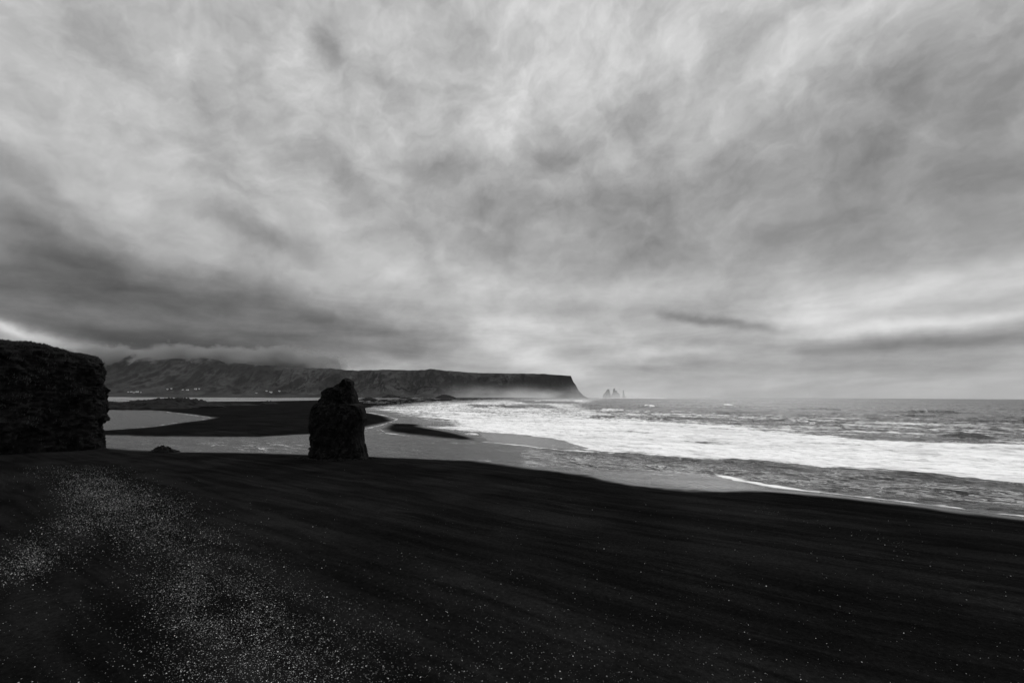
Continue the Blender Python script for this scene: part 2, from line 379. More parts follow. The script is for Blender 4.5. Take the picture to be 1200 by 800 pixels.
# ------------------------------------------------------------------ water sheet
rs = np.concatenate([16 * FPX / np.arange(230, 110, -.6), 16 * FPX / np.arange(110, 30, -.33), 16 * FPX / np.arange(30, 2.0, -.13), 16 * FPX / np.geomspace(2.0, .1, 60)])
X, Y, nc = polar(rs, 1100, R(54), 16)
rr = np.hypot(X, Y)
PXx, PXy = topix(X, Y); front = Y > 5
PXy = np.where(front, PXy, 2000)
NX, NY = .57, .82
ph = X * NX + Y * NY; al = X * NY - Y * NX
def inpoly(poly, fe=(0, 4), sx=.25):      # soft membership of photo-layout polygon
    return sstep(fe[0], fe[1], polysd(PXx, PXy, poly, sx, 1.0)) * front
foamP = [(430, 480), (436, 477), (500, 471), (567, 468), (635, 466), (690, 465.6), (735, 466.3), (700, 470), (685, 476), (705, 481), (735, 486), (790, 492), (860, 498), (917, 507), (987, 511), (1072, 517), (1200, 519), (1500, 526),
         (1500, 600), (1200, 570), (1129, 556), (1072, 554), (1002, 547), (931, 542), (860, 538), (810, 534), (755, 530.5), (710, 529), (665, 526.5), (610, 521.5), (564, 517), (556, 512.5), (530, 506), (494, 500), (520, 495.5), (497, 492), (465, 486)]
wb = fbm(al / 38, ph / 14, 5, 5) * np.clip(600 / rr, .25, 2.6)
PX0, PY0 = PXx, PXy
PXx = PXx + 9 * wb; PXy = PXy + 2.6 * wb
foam = sstep(-4.0, 5.0, polysd(PXx, PXy, foamP, .22, 1.0)) * front
sf = lambda poly, a, b, sx=.25: sstep(a, b, polysd(PXx, PXy, poly, sx, 1.0)) * front
foam = foam * (.50 + .62 * sf([(600, 490), (700, 494), (860, 500), (1200, 524), (1500, 540), (1500, 585), (1200, 562), (1070, 549), (860, 534), (700, 526), (640, 512), (560, 498), (520, 484)], -5, 3)) + foam * .18
# water without foam inside the surf
foam -= .55 * sf([(545, 474), (640, 474), (655, 478), (560, 478)], -1, 2)
foam -= .50 * sf([(680, 488), (740, 487), (765, 490), (700, 491)], -1, 1.5)
foam -= .45 * sf([(600, 469), (670, 470), (690, 473), (620, 473)], -1, 1.5)
foam = np.maximum(foam, .42 * sf([(700, 476), (900, 484), (1200, 494), (1500, 500), (1500, 545), (1200, 534), (860, 514), (700, 495)], -2, 5) * (1 + .8 * fbm(al / 60, ph / 14, 1, 3)))
PXx, PXy = PX0, PY0
# glassy backwash sheets
slick = sf([(560, 505.5), (610, 508.5), (650, 513), (690, 524), (672, 526.5), (610, 520.5), (566, 516)], -1.2, .8, .3)
foam = foam * (1 - slick) + .30 * slick
foam = np.maximum(foam, 0)
def line(pts, wd, amp, sx=1.0, taper=False):           # foam along a polyline of the layout
    pts = np.array(pts, float); best = np.full(PXx.shape, 1e9)
    for a, b in zip(pts[:-1], pts[1:]):
        e = (b - a); L = e @ e; t = np.clip(((PXx - a[0]) * e[0] + (PXy - a[1]) * e[1]) / L, 0, 1)
        dd_ = np.hypot((PXx - a[0] - t * e[0]) * sx, PXy - a[1] - t * e[1])
        if taper: tt_ = np.clip((a[0] + t * e[0] - pts[0, 0]) / (pts[-1, 0] - pts[0, 0]), 0, 1); dd_ = dd_ / (.12 + sstep(0, .45, tt_))
        best = np.minimum(best, dd_)
    return amp * np.exp(-(best / wd) ** 2) * front
foam = np.maximum(foam, line([(564, 517), (610, 521.3), (665, 526.3), (720, 529.3)], .55, .8))
foam = np.maximum(foam, line([(826, 552.5), (860, 560), (890, 566.5)], 1.7, 1.0, taper=True))
foam = np.maximum(foam, line([(860, 561), (917, 570.5), (960, 575)], 3.0, 1.0))
foam = np.maximum(foam, line([(1150, 579.5), (1166, 581.5), (1190, 583)], .8, .7, taper=True))
foam = np.maximum(foam, line([(940, 574), (1002, 580), (1087, 590), (1200, 604)], 1.5, .75))
foam = np.maximum(foam, line([(424, 482), (450, 486.5), (466, 491), (447, 498), (425, 503)], .9, .55))
foam = np.maximum(foam, line([(445, 502.5), (452, 507), (480, 511)], .7, .5))
foam = np.maximum(foam, line([(195, 482.5), (225, 486), (250, 489.3), (236, 492), (212, 495), (160, 501.5)], .6, .5))
foam = np.maximum(foam, line([(600, 464.9), (680, 465.6), (735, 466.2), (780, 466.4)], .6, .8))
foam = np.maximum(foam, .20 * sf([(100, 505), (380, 505), (440, 500), (560, 516), (640, 528), (560, 545), (100, 545)], -1, 1))
calm = np.zeros_like(X)
for poly, amt in (([(540, 538), (560, 531), (680, 548), (810, 552), (900, 572), (860, 576), (700, 560)], .45),
             ([(424, 481), (432, 480), (465, 486), (497, 492), (520, 495), (494, 498), (450, 497), (445, 503), (420, 504), (463, 493)], .8),
             ([(60, 463), (520, 464.5), (520, 468), (430, 470), (100, 473)], .95), ([(100, 478), (265, 488), (100, 508)], .35), ([(100, 505), (380, 505), (560, 516), (560, 545), (100, 545)], .0)):
    calm = np.maximum(calm, amt * sf(poly, -1.5, 1.0, .3))
calm = np.maximum(calm, slick)
thin0 = .75 * line([(620, 536), (760, 545), (860, 552), (1000, 565), (1200, 585)], 14, 1)
# sea state
sea = sf([(560, 517), (610, 522), (700, 552), (825, 556), (917, 571), (1200, 606), (1600, 660), (1600, 200), (400, 200), (400, 470), (520, 495)], -1, 4, .3)
thin = thin0 + .25 * (PXy < 520) * front * sea
silt_sheen = (1 - sea) * front * np.interp(PXx, [430, 560], [1, .35]) * (.10 + .03 * (PXy < 473) - .03 * ((PXy > 475) & (PXy < 507) & (PXx < 300)))  # paler base colour: silty water, with reflected sky brightness put into it too
sea = np.maximum(sea, ((X > 150) & (Y < 5)).astype(float))
wp = ph + 9 * fbm(X / 70, Y / 70, 0, 3)
brk = np.clip(.35 + .9 * fbm(al / 90, wp / 25, 4, 3), 0, 1.3)
s1 = (1 - np.abs(np.sin(wp * math.pi / 38))) ** 2
s2 = (1 - np.abs(np.sin((wp + 6 * fbm(X / 40, Y / 40, 2, 2)) * math.pi / 90))) ** 2
grow = sstep(110, 420, rr)
chop = fbm(al / 6.5, ph / 3.2, 0, 4) * .42 + (ridged(al / 8, ph / 3.6, 3, 3) - 1.1) * .32
Zw = sea * (grow * (1.5 * s1 * brk + 1.7 * s2 * (.3 + brk)) + chop * (.6 + .6 * grow) * np.clip(1 - calm, 0.1, 1) - .25)
Zw *= sstep(-3, 2, polysd(PXx, PXy, foamP + [], .2, 1) * 0 + 5)
whitec = sstep(.62, .95, s1 * brk) * sstep(200, 500, rr) * .55
foam = np.maximum(foam, whitec * (sea > .5) * (.35 + .8 * (fbm(al / 160, ph / 160, 9, 2) > .12)))
# single breakers (px x, px y, half length px, height m, foam)
for bx, by, hw, hh, ff in ((712, 481.5, 24, 2.6, 1.3), (745, 487, 22, 1.3, 1), (760, 477, 9, 4.2, 1.4), (852, 475.3, 9, 4.0, 1.4), (771, 491.5, 14, 1.6, .1), (858, 500.5, 14, 1.6, .25), (1129, 512.5, 17, 2.0, .0), (1015, 559, 60, .8, 0), (1100, 562, 30, .7, 0), (880, 541, 26, .6, 0), (780, 536, 40, .5, 0), (931, 494.5, 22, 2.2, 0),
                          (1087, 484, 36, 3.0, 0), (1180, 477, 40, 2.6, 0), (960, 480, 30, 2.4, 0), (1000, 472, 50, 3, 0), (980, 497, 26, 1.2, .1), (590, 474.5, 20, 1.5, 0), (1150, 577, 48, .7, 0), (1095, 573, 40, .5, 0), (905, 546, 30, .5, 0), (1060, 556, 36, .55, 0), (765, 546, 60, .45, .2), (690, 545, 60, .3, .2),
                          (900, 513, 60, .9, 0), (1060, 530, 70, .8, 0), (720, 506, 50, 1.0, 0), (980, 521, 40, .8, 0), (640, 494, 44, 1.0, 0), (820, 519, 50, .8, 0), (1160, 541, 50, .8, 0), (1180, 527, 60, .9, 0), (560, 487, 30, .9, 0), (790, 486, 40, 1.2, .8), (900, 489, 50, .9, .5), (1010, 487, 60, .9, .45), (1190, 490, 30, 1.5, 0), (620, 470, 40, 1.5, 0.9), (700, 468.5, 40, 2, .7)):
    c = ground([(bx, by)])[0]; d = math.hypot(*c); L = hw * d / FPX
    u = (X - c[0]) * .93 + (Y - c[1]) * -.36; v = (X - c[0]) * .36 + (Y - c[1]) * .93
    v = v + 1.5 * fbm(X / 15, Y / 15, 6, 2) + (u / L) ** 2 * 1.5
    wv = 2.2 + hh * .9
    gq = np.exp(-(u / L) ** 2) * np.where(v < 0, np.exp(-(v / (wv * .7)) ** 2), np.exp(-(v / (wv * 2)) ** 2)) * np.clip(1 + .5 * fbm(u / 6, v / 6, 7, 2), .4, 1.5)
    Zw += hh * gq * (sea > .2)
    if ff < .3: foam = foam - (.55 if hh <= 1.0 else 1.1) * gq * (v < wv * .4) * (foam > .05)
    if ff: foam = np.maximum(foam, ff * sstep(.35, .75, gq))
me = mesh_np('water', np.stack([X, Y, Zw], -1).reshape(-1, 3), gridfaces(len(rs), nc, True)[:, ::-1])
attr(me, 'foam', foam); attr(me, 'calm', calm); attr(me, 'thin', thin); attr(me, 'silt_sheen', silt_sheen)
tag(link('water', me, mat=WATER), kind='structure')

# ------------------------------------------------------------------ far mountain range
sil = np.array([(-900, 395), (-400, 405), (-100, 410), (60, 420), (115, 417.5), (140, 418), (160, 414.3), (172, 418), (185, 422), (200, 420), (215, 421), (240, 419.5), (252, 421), (265, 426), (275, 425), (300, 428), (322, 428.5), (340, 431),
                (385, 431.5), (415, 434.5), (455, 433), (487, 434), (505, 432.5), (520, 434), (555, 436.8), (635, 438), (669, 440.2), (672, 447.5), (674.5, 450.5), (678, 457.5), (684, 463.5), (689, 466)])
ns, ntt = 1300, 150
sx = np.concatenate([np.linspace(-900, 100, 150, endpoint=False), np.linspace(100, 689, ns - 150)])
sy = np.interp(sx, sil[:, 0], sil[:, 1]) + .5 * fbm(sx / 14, 0 * sx, 3, 4) * (sx < 668) * np.interp(sx, [100, 500, 560], [1.4, .8, .3])
dist = np.interp(sx, [-900, 100, 350, 560, 689], [9000, 6900, 6300, 5600, 5100])      # depth of the ridge line
dirs = ray(sx, sy); hdir = dirs[:, :2] / dirs[:, 1:2]
Hr = np.maximum(CAM_H + dirs[:, 2] / dirs[:, 1] * dist, 2)
t = np.concatenate([np.linspace(0, 1, 110), np.linspace(1, 2.6, 41)[1:]])
T, I = np.meshgrid(t, np.arange(len(sx)), indexing='ij')
apron = np.interp(sx, [-900, 100, 300, 450, 560, 640, 689], [2300, 2100, 1400, 1000, 600, 380, 60])
DD = np.where(T <= 1, dist[I] - apron[I] * (1 - T), dist[I] + (T - 1) * 1800 * np.clip(Hr[I] / 200, .1, 1))
steep = np.interp(sx, [0, 300, 500, 600, 689], [.9, .7, .55, .4, .4])[I]
X = hdir[I, 0] * DD; Y = DD * 1.0
along = X
gul = ridged(along / 420, T * .9 + 3, 0, 5) - 1.0
prof = np.where(T < .5, .30 * (T / .5) ** 1.6, .30 + .70 * sstep(.42, 1.0, T) ** (steep + .35))
prof = np.clip(prof + np.where(T < 1, .20 * gul * np.sin(np.clip(T, 0, 1) * math.pi) ** .8, 0), 0, 1.0)
ZZ = Hr[I] * np.where(T <= 1, prof, 1 - .9 * np.clip((T - 1) / 1.6, 0, 1) ** 2) + (T > .02) * (T < .99) * 5 * fbm(X / 90, Y / 90, 2, 4)
ZZ = np.where(T >= 2.59, -5, ZZ); ZZ = np.where(T < .001, -2, ZZ)
me = mesh_np('mountain', np.stack([X, Y, ZZ], -1).reshape(-1, 3), gridfaces(len(t), len(sx))[:, ::-1])
tag(link('hills', me, mat=MOUNT), kind='structure')
MV = (X, Y, ZZ)

# ------------------------------------------------------------------ lofted rocks
def loft_rock(name, material, left, right, dist, depth=.8, nz=200, na=260, amp=.05, seed=0, label=None, cat='rock', group=None, sink=.6, vert=1.0, rmin=.04):
    """left/right: photo outline points of the standing rock; its axis stands 'dist' metres away"""
    L = np.array(sorted(left, key=lambda p: p[1]), float); Rr = np.array(sorted(right, key=lambda p: p[1]), float)
    y0 = min(L[0, 1], Rr[0, 1]); y1 = max(L[-1, 1], Rr[-1, 1]) + sink
    ys = y0 + (y1 - y0) * (np.linspace(0, 1, nz) ** 1.0)
    lx = np.interp(ys, L[:, 1], L[:, 0]); rx = np.interp(ys, Rr[:, 1], Rr[:, 0])
    dl = ray(lx, ys); dr = ray(rx, ys)
    xl = dl[:, 0] / dl[:, 1] * dist; xr = dr[:, 0] / dr[:, 1] * dist; z = CAM_H + dist * (dl[:, 2] / dl[:, 1] + dr[:, 2] / dr[:, 1]) / 2
    cx = (xl + xr) / 2; a = np.maximum((xr - xl) / 2 * 1.0, rmin); b = a * depth
    th = np.linspace(0, 2 * math.pi, na, endpoint=False)
    ct, st_ = np.cos(th), np.sin(th); e = .78
    ex = np.sign(ct) * np.abs(ct) ** e; ey = np.sign(st_) * np.abs(st_) ** e
    X = cx[:, None] + a[:, None] * ex; Y = dist + b[:, None] * ey; Z = z[:, None] + 0 * X
    sc = (xr - xl).max(); fq = 4.5 / sc
    n = (ridged(X * fq + seed, Y * fq, Z * fq * vert, 5, .55) - 1.1) * .45 + .95 * fbm(X * fq * 3, Y * fq * 3 + seed, Z * fq * 3 * vert, 4, 2.1, .6)
    wx = .15 * fbm(X * fq * 2, Y * fq * 2, Z * fq * 2, 3)
    n = n * .6 + .75 * blocks(X * fq * 1.1 + wx, Y * fq * 1.1, Z * fq * .55 + wx, int(seed)) + .4 * blocks(X * fq * 3 + wx, Y * fq * 3, Z * fq * 1.6, 3)
    k = amp * sc * n
    nxv = ex / np.hypot(ex, ey); nyv = ey / np.hypot(ex, ey)
    edge = .12 + .88 * np.abs(nyv)                       # keep the outline, work the faces
    lim = np.minimum(1, a / (sc * .12))[:, None]
    X = X + nxv * k * edge * lim; Y = Y + nyv * k * 1.6 * edge * lim
    Z = Z + .18 * amp * sc * fbm(X * fq * 2, Y * fq * 2, Z * fq * 2 + 9, 3) * lim * (np.linspace(0, 1, nz) < .97)[:, None]
    V = np.stack([X, Y, Z], -1).reshape(-1, 3)
    base = np.array([cx[-1], dist, z[-1]]); V = V - base
    cap = V[:na].mean(0) + [0, 0, .15 * a[0]]
    V = np.vstack([V, cap[None]])
    q = gridfaces(nz, na, True)[:, ::-1]
    tri = np.array([(len(V) - 1, (j + 1) % na, j) for j in range(na)])
    q = np.vstack([q, np.hstack([tri, tri[:, :1]])]) if False else q
    me = bpy.data.meshes.new(name)
    me = mesh_np(name, V, q)
    import bmesh
    bm = bmesh.new(); bm.from_mesh(me); bm.verts.ensure_lookup_table(); cv = bm.verts[len(V) - 1]
    for j in range(na): bm.faces.new((bm.verts[j], bm.verts[(j + 1) % na], cv))
    bmesh.ops.recalc_face_normals(bm, faces=bm.faces); bm.to_mesh(me); bm.free()
    o = link(name, me, mat=material); o.location = base
    if label: tag(o, label, cat, group)
    return o
def wpy(q, x=400): return q
# the near stack on the beach
STK_D = ground([(396, 536.5)], 0.6)[0][1]
loft_rock('sea_stack', ROCK,
    [(404, 443.4), (401, 445), (397, 449.3), (391, 453.6), (384, 454.6), (377.8, 459), (379, 463.7), (375.5, 470.5), (368, 478.7), (365, 487), (364.2, 497.5), (365.7, 509.5), (366.5, 523), (365, 535)],
    [(408, 443), (410.5, 444.2), (413, 446.5), (415.2, 455.5), (417.5, 467.5), (418.2, 472.7), (423.5, 475), (426.5, 481.7), (428.7, 490), (425.7, 500.5), (425, 514), (427.2, 526), (428.7, 536)],
    STK_D, .75, 260, 300, .055, 2.0, vert=.4, label='tall black rock stack with notched shoulder standing alone at the beach edge', cat='rock stack', sink=2)

# ------------------------------------------------------------------ big left cliff
def cliff():
    # footprint in the ground plane, right end towards the river
    e = ground([(120, 524.5)], 0.9)[0]
    fp = [(-330, 150), (-300, 118), (-220, 102), (-160, 98), (-134, 103), (-124, 110), (e[0] - 6.4, e[1] - 7), (e[0] - .2, e[1] - 2), (e[0] - 6.4, e[1] + 6), (e[0] - 15, e[1] + 12), (e[0] - 30, e[1] + 20), (-170, 160), (-250, 180)]
    fp = np.array(fp, float)
    # smooth closed curve, dense where seen
    def chaikin(p, n=3):
        for _ in range(n):
            q = np.roll(p, -1, 0); p = np.stack([.75 * p + .25 * q, .25 * p + .75 * q], 1).reshape(-1, 2)
        return p
    c = chaikin(fp); seg = np.linalg.norm(np.roll(c, -1, 0) - c, axis=1); cum = np.concatenate([[0], np.cumsum(seg)])
    cc = np.vstack([c, c[:1]])
    s = np.linspace(0, cum[-1], 1500, endpoint=False); fx = np.interp(s, cum, cc[:, 0]); fy = np.interp(s, cum, cc[:, 1])
    ctr = np.array([-190., 138.]); nA = len(s)
    nV = 200
    # top outline in the photo -> height as function of bearing
    top = np.array([(-600, 372), (-200, 393), (0, 401), (15, 404), (50, 405.7), (75, 411), (95, 418), (112, 420.5), (125, 422), (200, 424)])
    rows = []
    def height(x, y):
        u = 600 + FPX * x / np.maximum(y, 30) * 1.0
        dd = y
        py = np.interp(u, top[:, 0], top[:, 1])
        d = ray(np.clip(u, -600, 300), py)
        return np.clip(CAM_H + d[:, 2] / d[:, 1] * (y), 20, 48)
    tx = np.roll(fx, -1) - np.roll(fx, 1); ty = np.roll(fy, -1) - np.roll(fy, 1); ln = np.hypot(tx, ty); nx, ny = ty / ln, -tx / ln
    if ((fx - ctr[0]) * nx + (fy - ctr[1]) * ny).mean() < 0: nx, ny = -nx, -ny
    Hh = height(fx, fy); 
    tt = np.linspace(-.05, 1, nV)
    X = []; Y = []; Z = []
    for k in tt:
        # slight overhang profile: toe undercut, bulge at two thirds, rounded lip
        off = .8 - 1.9 * max(k, 0) + .5 * math.sin(max(k, 0) * math.pi) - 1.2 * max(0, (k - .9) / .1) ** 2 - .6 * (k < .1) * (1 - k / .1) * 0
        x = fx + nx * off; y = fy + ny * off; z = Hh * k
        X.append(x); Y.append(y); Z.append(z)
    X = np.array(X); Y = np.array(Y); Z = np.array(Z)
    n = (ridged(X / 9, Y / 9, Z / 13, 5, .6) - 1.1) * 1.3 + 1.5 * fbm(X / 3, Y / 3, Z / 2.6, 4, 2.1, .6) + .5 * np.abs(fbm(X / 1.2, Y / 1.2, Z / 1.2, 2))
    wx = .2 * fbm(X / 4, Y / 4, Z / 4, 3)
    n = n * .6 + .8 * blocks(X / 5 + wx, Y / 5, Z / 6 + wx, 2) + .32 * blocks(X / 1.9, Y / 1.9 + wx, Z / 2.3, 5)
    X = X + nx * n * .8; Y = Y + ny * n * .8
    # top: rings shrinking to the centre
    lastx, lasty, lastz = X[-1], Y[-1], Z[-1]
    for q in np.concatenate([np.linspace(.004, .12, 30), np.linspace(.15, 1, 25)]):
        x = lastx + (ctr[0] - lastx) * q; y = lasty + (ctr[1] - lasty) * q
        z = lastz * (1 - q) + 31 * q + .9 * (1 - math.exp(-q * 40)) + .35 * fbm(x / 2.5, y / 2.5, 4, 4) * min(1, q * 40)
        X = np.vstack([X, x]); Y = np.vstack([Y, y]); Z = np.vstack([Z, z])
    V = np.stack([X, Y, Z], -1).reshape(-1, 3); nr = X.shape[0]
    me = mesh_np('cliff', V - [ctr[0], ctr[1], 0], gridfaces(nr, nA, True))
    import bmesh
    bm = bmesh.new(); bm.from_mesh(me); bmesh.ops.recalc_face_normals(bm, faces=bm.faces); bm.to_mesh(me); bm.free()
    root = bpy.data.objects.new('rock_cliff', None); C.objects.link(root); root.location = (ctr[0], ctr[1], 0)
    tag(root, 'massive dark rough cliff with grassy flat top filling the left edge above the beach', 'cliff')
    link('rock_face', me, root, CLIFF)
    # grass tufts along rim and ledges
    Vs = X.reshape(nr, nA); idx = []
    vis = (fx > -190) & (fy < 150)
    js = np.where(vis)[0]; P0 = []
    for _ in range(26000):
        j = random.choice(js)
        if random.random() < .62: i = nV + random.randint(-2, 22)
        else:
            i = random.randint(25, nV - 1)
            if pn(X[i, j] / 4, Y[i, j] / 4, Z[i, j] / 3) < .12: continue
        P0.append((X[i, j], Y[i, j], Z[i, j], nx[j], ny[j]))
    P0 = np.array(P0); n = len(P0)
    h = rng.uniform(.2, .75, n); wdt = rng.uniform(.08, .22, n); aa = rng.uniform(0, math.pi, n)
    ox = P0[:, 3] * rng.uniform(.0, .5, n) * h + rng.normal(0, .2, n) * h; oy = P0[:, 4] * rng.uniform(0, .5, n) * h + rng.normal(0, .2, n) * h
    b = P0[:, :3] - [ctr[0], ctr[1], .05]
    v0 = b + np.stack([np.cos(aa) * wdt, np.sin(aa) * wdt, 0 * aa], -1); v1 = b - np.stack([np.cos(aa) * wdt, np.sin(aa) * wdt, 0 * aa], -1); v2 = b + np.stack([ox, oy, h], -1)
    VV = np.stack([v0, v1, v2], 1).reshape(-1, 3)
    me = mesh_np('tufts', VV, np.arange(n * 3).reshape(-1, 3))
    g = link('grass', me, root, GRASS, False); g['kind'] = 'stuff'
cliff()

def rubble(cx, cy, rx, ry, n, label, a0, a1):
    import bmesh
    V = []; Fq = []; k = 0
    t_ = (1 + 5 ** .5) / 2
    bm = bmesh.new(); bmesh.ops.create_icosphere(bm, subdivisions=2, radius=1); bv = np.array([v.co[:] for v in bm.verts]); bf = np.array([[v.index for v in f.verts] for f in bm.faces]); bm.free()
    for i in range(n):
        a = random.uniform(a0, a1); q = random.uniform(.95, 1.22); x = cx + rx * q * math.cos(a); y = cy + ry * q * math.sin(a)
        s = random.uniform(.12, .38) * (1.6 if random.random() < .12 else 1); z = float(landheight(np.array([x]), np.array([y]))[0][0])
        p = bv * (1 + .35 * pn(bv[:, 0] * 1.4 + i * 3.1, bv[:, 1] * 1.4, bv[:, 2] * 1.4)[:, None]) * [s * random.uniform(.8, 1.5), s * random.uniform(.7, 1.2), s * random.uniform(.5, .9)]
        V.append(p + [x, y, z + s * .2]); Fq.append(bf + k); k += len(bv)
    o = link('rubble', mesh_np('rubble', np.vstack(V), np.vstack(Fq)), mat=ROCK, smooth=False); tag(o, label, 'rubble', kind='stuff')
rubble((396 - 600) / FPX * STK_D, STK_D, 7.6, 6.0, 150, 'small broken stones strewn round the foot of the standing rock', -math.pi, 0.4)
# ------------------------------------------------------------------ mounds and lone rocks
def mound(name, pxs, tops, base, dist, depth, label, cat, material, group=None, n=110, rough=.5):
    """low rock: outline tops over pixel columns pxs, base row; grows in the ground plane to 'depth' metres"""
    xs = np.linspace(pxs[0], pxs[-1], n); ty = np.interp(xs, pxs, tops)
    d = ray(xs, ty); H = CAM_H + d[:, 2] / d[:, 1] * dist; zb = 0.0
    xw = d[:, 0] / d[:, 1] * dist; H = np.maximum(H - zb, 0.05)
    v = np.linspace(-1, 1, 70); Vv, I = np.meshgrid(v, np.arange(n), indexing='ij')
    X = xw[I]; Y = dist + Vv * depth / 2 * (.35 + .65 * np.sqrt(np.clip(H[I] / H.max(), 0, 1)))
    pr = np.clip(1 - np.abs(Vv) ** 2.4, 0, 1) ** .7
    Z = H[I] * pr
    Z = Z * (1 + rough * (ridged(X / H.max() * .8, Y / H.max() * .8, 0, 4) - 1.1)) - .3 * (np.abs(Vv) > .97) - .3 * ((I == 0) | (I == n - 1))
    bx = xw.mean(); V = np.stack([X - bx, Y - dist, Z], -1).reshape(-1, 3)
    me = mesh_np(name, V, gridfaces(70, n)[:, ::1])
    o = link(name, me, mat=material); o.location = (bx, dist, zb); tag(o, label, cat, group); return o
def gd(px, py, z=0): return ground([(px, py)], z)[0][1]
mound('boulder', [177, 181, 187, 191, 198, 203, 208], [528, 525.8, 523.4, 523.2, 524.9, 526.6, 528.4], 528, gd(192, 528, .5), 4.0, 'low black boulder lying alone at the water edge between cliff and rock stack', 'boulder', ROCK)
dm = gd(200, 478)
mound('rocky_mound', [156, 163, 170, 180, 190, 200, 212, 222, 232, 245], [476.8, 472.5, 469.6, 470.0, 469.4, 467.9, 468.2, 469.6, 472.6, 476], 478, dm, 110, 'long dark rocky mound rising from the sand spit in front of the pale lagoon', 'mound', MOUND)
mound('rocky_mound', [108, 118, 128, 138, 146], [474, 471.4, 471.2, 473, 475.2], 475, gd(128, 476), 80, 'small low mound on the sand spit just right of the cliff', 'mound', MOUND)
mound('rocky_mound', [234, 245, 252, 262, 275, 290, 300], [474.8, 473, 472.2, 473.2, 472.6, 473.6, 474.8], 475, gd(260, 475.2), 60, 'flat row of dark rubble trailing right from the big mound', 'mound', MOUND)
mound('rocky_mound', [306, 311, 315, 319, 325], [473.2, 471.6, 469.9, 471.4, 473.4], 473.4, gd(315, 473.5), 40, 'small pointed heap on the spit left of the rock stack', 'mound', MOUND)
mound('rocky_mound', [278, 282, 287, 292], [473.6, 472.4, 472.2, 473.6], 473.6, gd(285, 473.8), 30, 'tiny low heap on the spit beside the pointed heap', 'mound', MOUND)
mound('rocky_mound', [422, 428, 433, 438, 443], [467.8, 466.6, 465.6, 466.8, 468], 468, gd(432, 468.2), 60, 'small dark islet at the lagoon edge just right of the rock stack', 'islet', MOUND)
mound('rocky_mound', [468, 473, 478, 484], [467, 465.6, 465.8, 467], 467, gd(476, 467.4), 60, 'tiny dark heap where the lagoon narrows to its right end', 'mound', MOUND)
mound('rocky_mound', [511, 517, 521, 526, 533], [465.6, 463.4, 463, 463.6, 465.6], 466, gd(520, 466.8), 150, 'low dark hump below the hills near the surf', 'mound', MOUND)
mound('rocky_mound', [449, 455, 460, 468], [464.8, 462.8, 462.9, 464.8], 466, gd(458, 466.2), 120, 'low dark hump at the foot of the hills right of the rock stack', 'mound', MOUND)

# ------------------------------------------------------------------ far sea stacks
SD = 6200
loft_rock('sea_stack', FAR_ROCK, [(711.6, 456), (710, 458.5), (708.5, 460.5), (707, 462.3), (706.4, 465.5)], [(713.8, 456.1), (714.2, 459), (715.2, 461.5), (716.4, 465.5)], SD, .7, 60, 60, .06, 3, 'broad blunt offshore rock stack, leftmost of the three beyond the headland', 'sea stack', 'offshore rock stacks', rmin=4)
loft_rock('sea_stack', FAR_ROCK, [(719.3, 454.8), (718.6, 458), (717.8, 461), (716.6, 462.5), (716.3, 465.5)], [(720.2, 454.8), (720.8, 457.5), (722.6, 457.8), (723.6, 459.8), (725, 460.4), (726.2, 463), (726.4, 465.6)], SD + 150, .5, 60, 60, .06, 8, 'highest offshore rock stack with jagged spires, middle of the three', 'sea stack', 'offshore rock stacks', rmin=4)
loft_rock('sea_stack', FAR_ROCK, [(730.2, 457.2), (729.7, 461), (729.4, 465.6)], [(731, 457.3), (731.6, 461), (732.2, 463.5), (733.4, 465.6)], SD - 100, .7, 60, 60, .05, 5, 'thin needle of offshore rock, rightmost of the three', 'sea stack', 'offshore rock stacks', rmin=3)

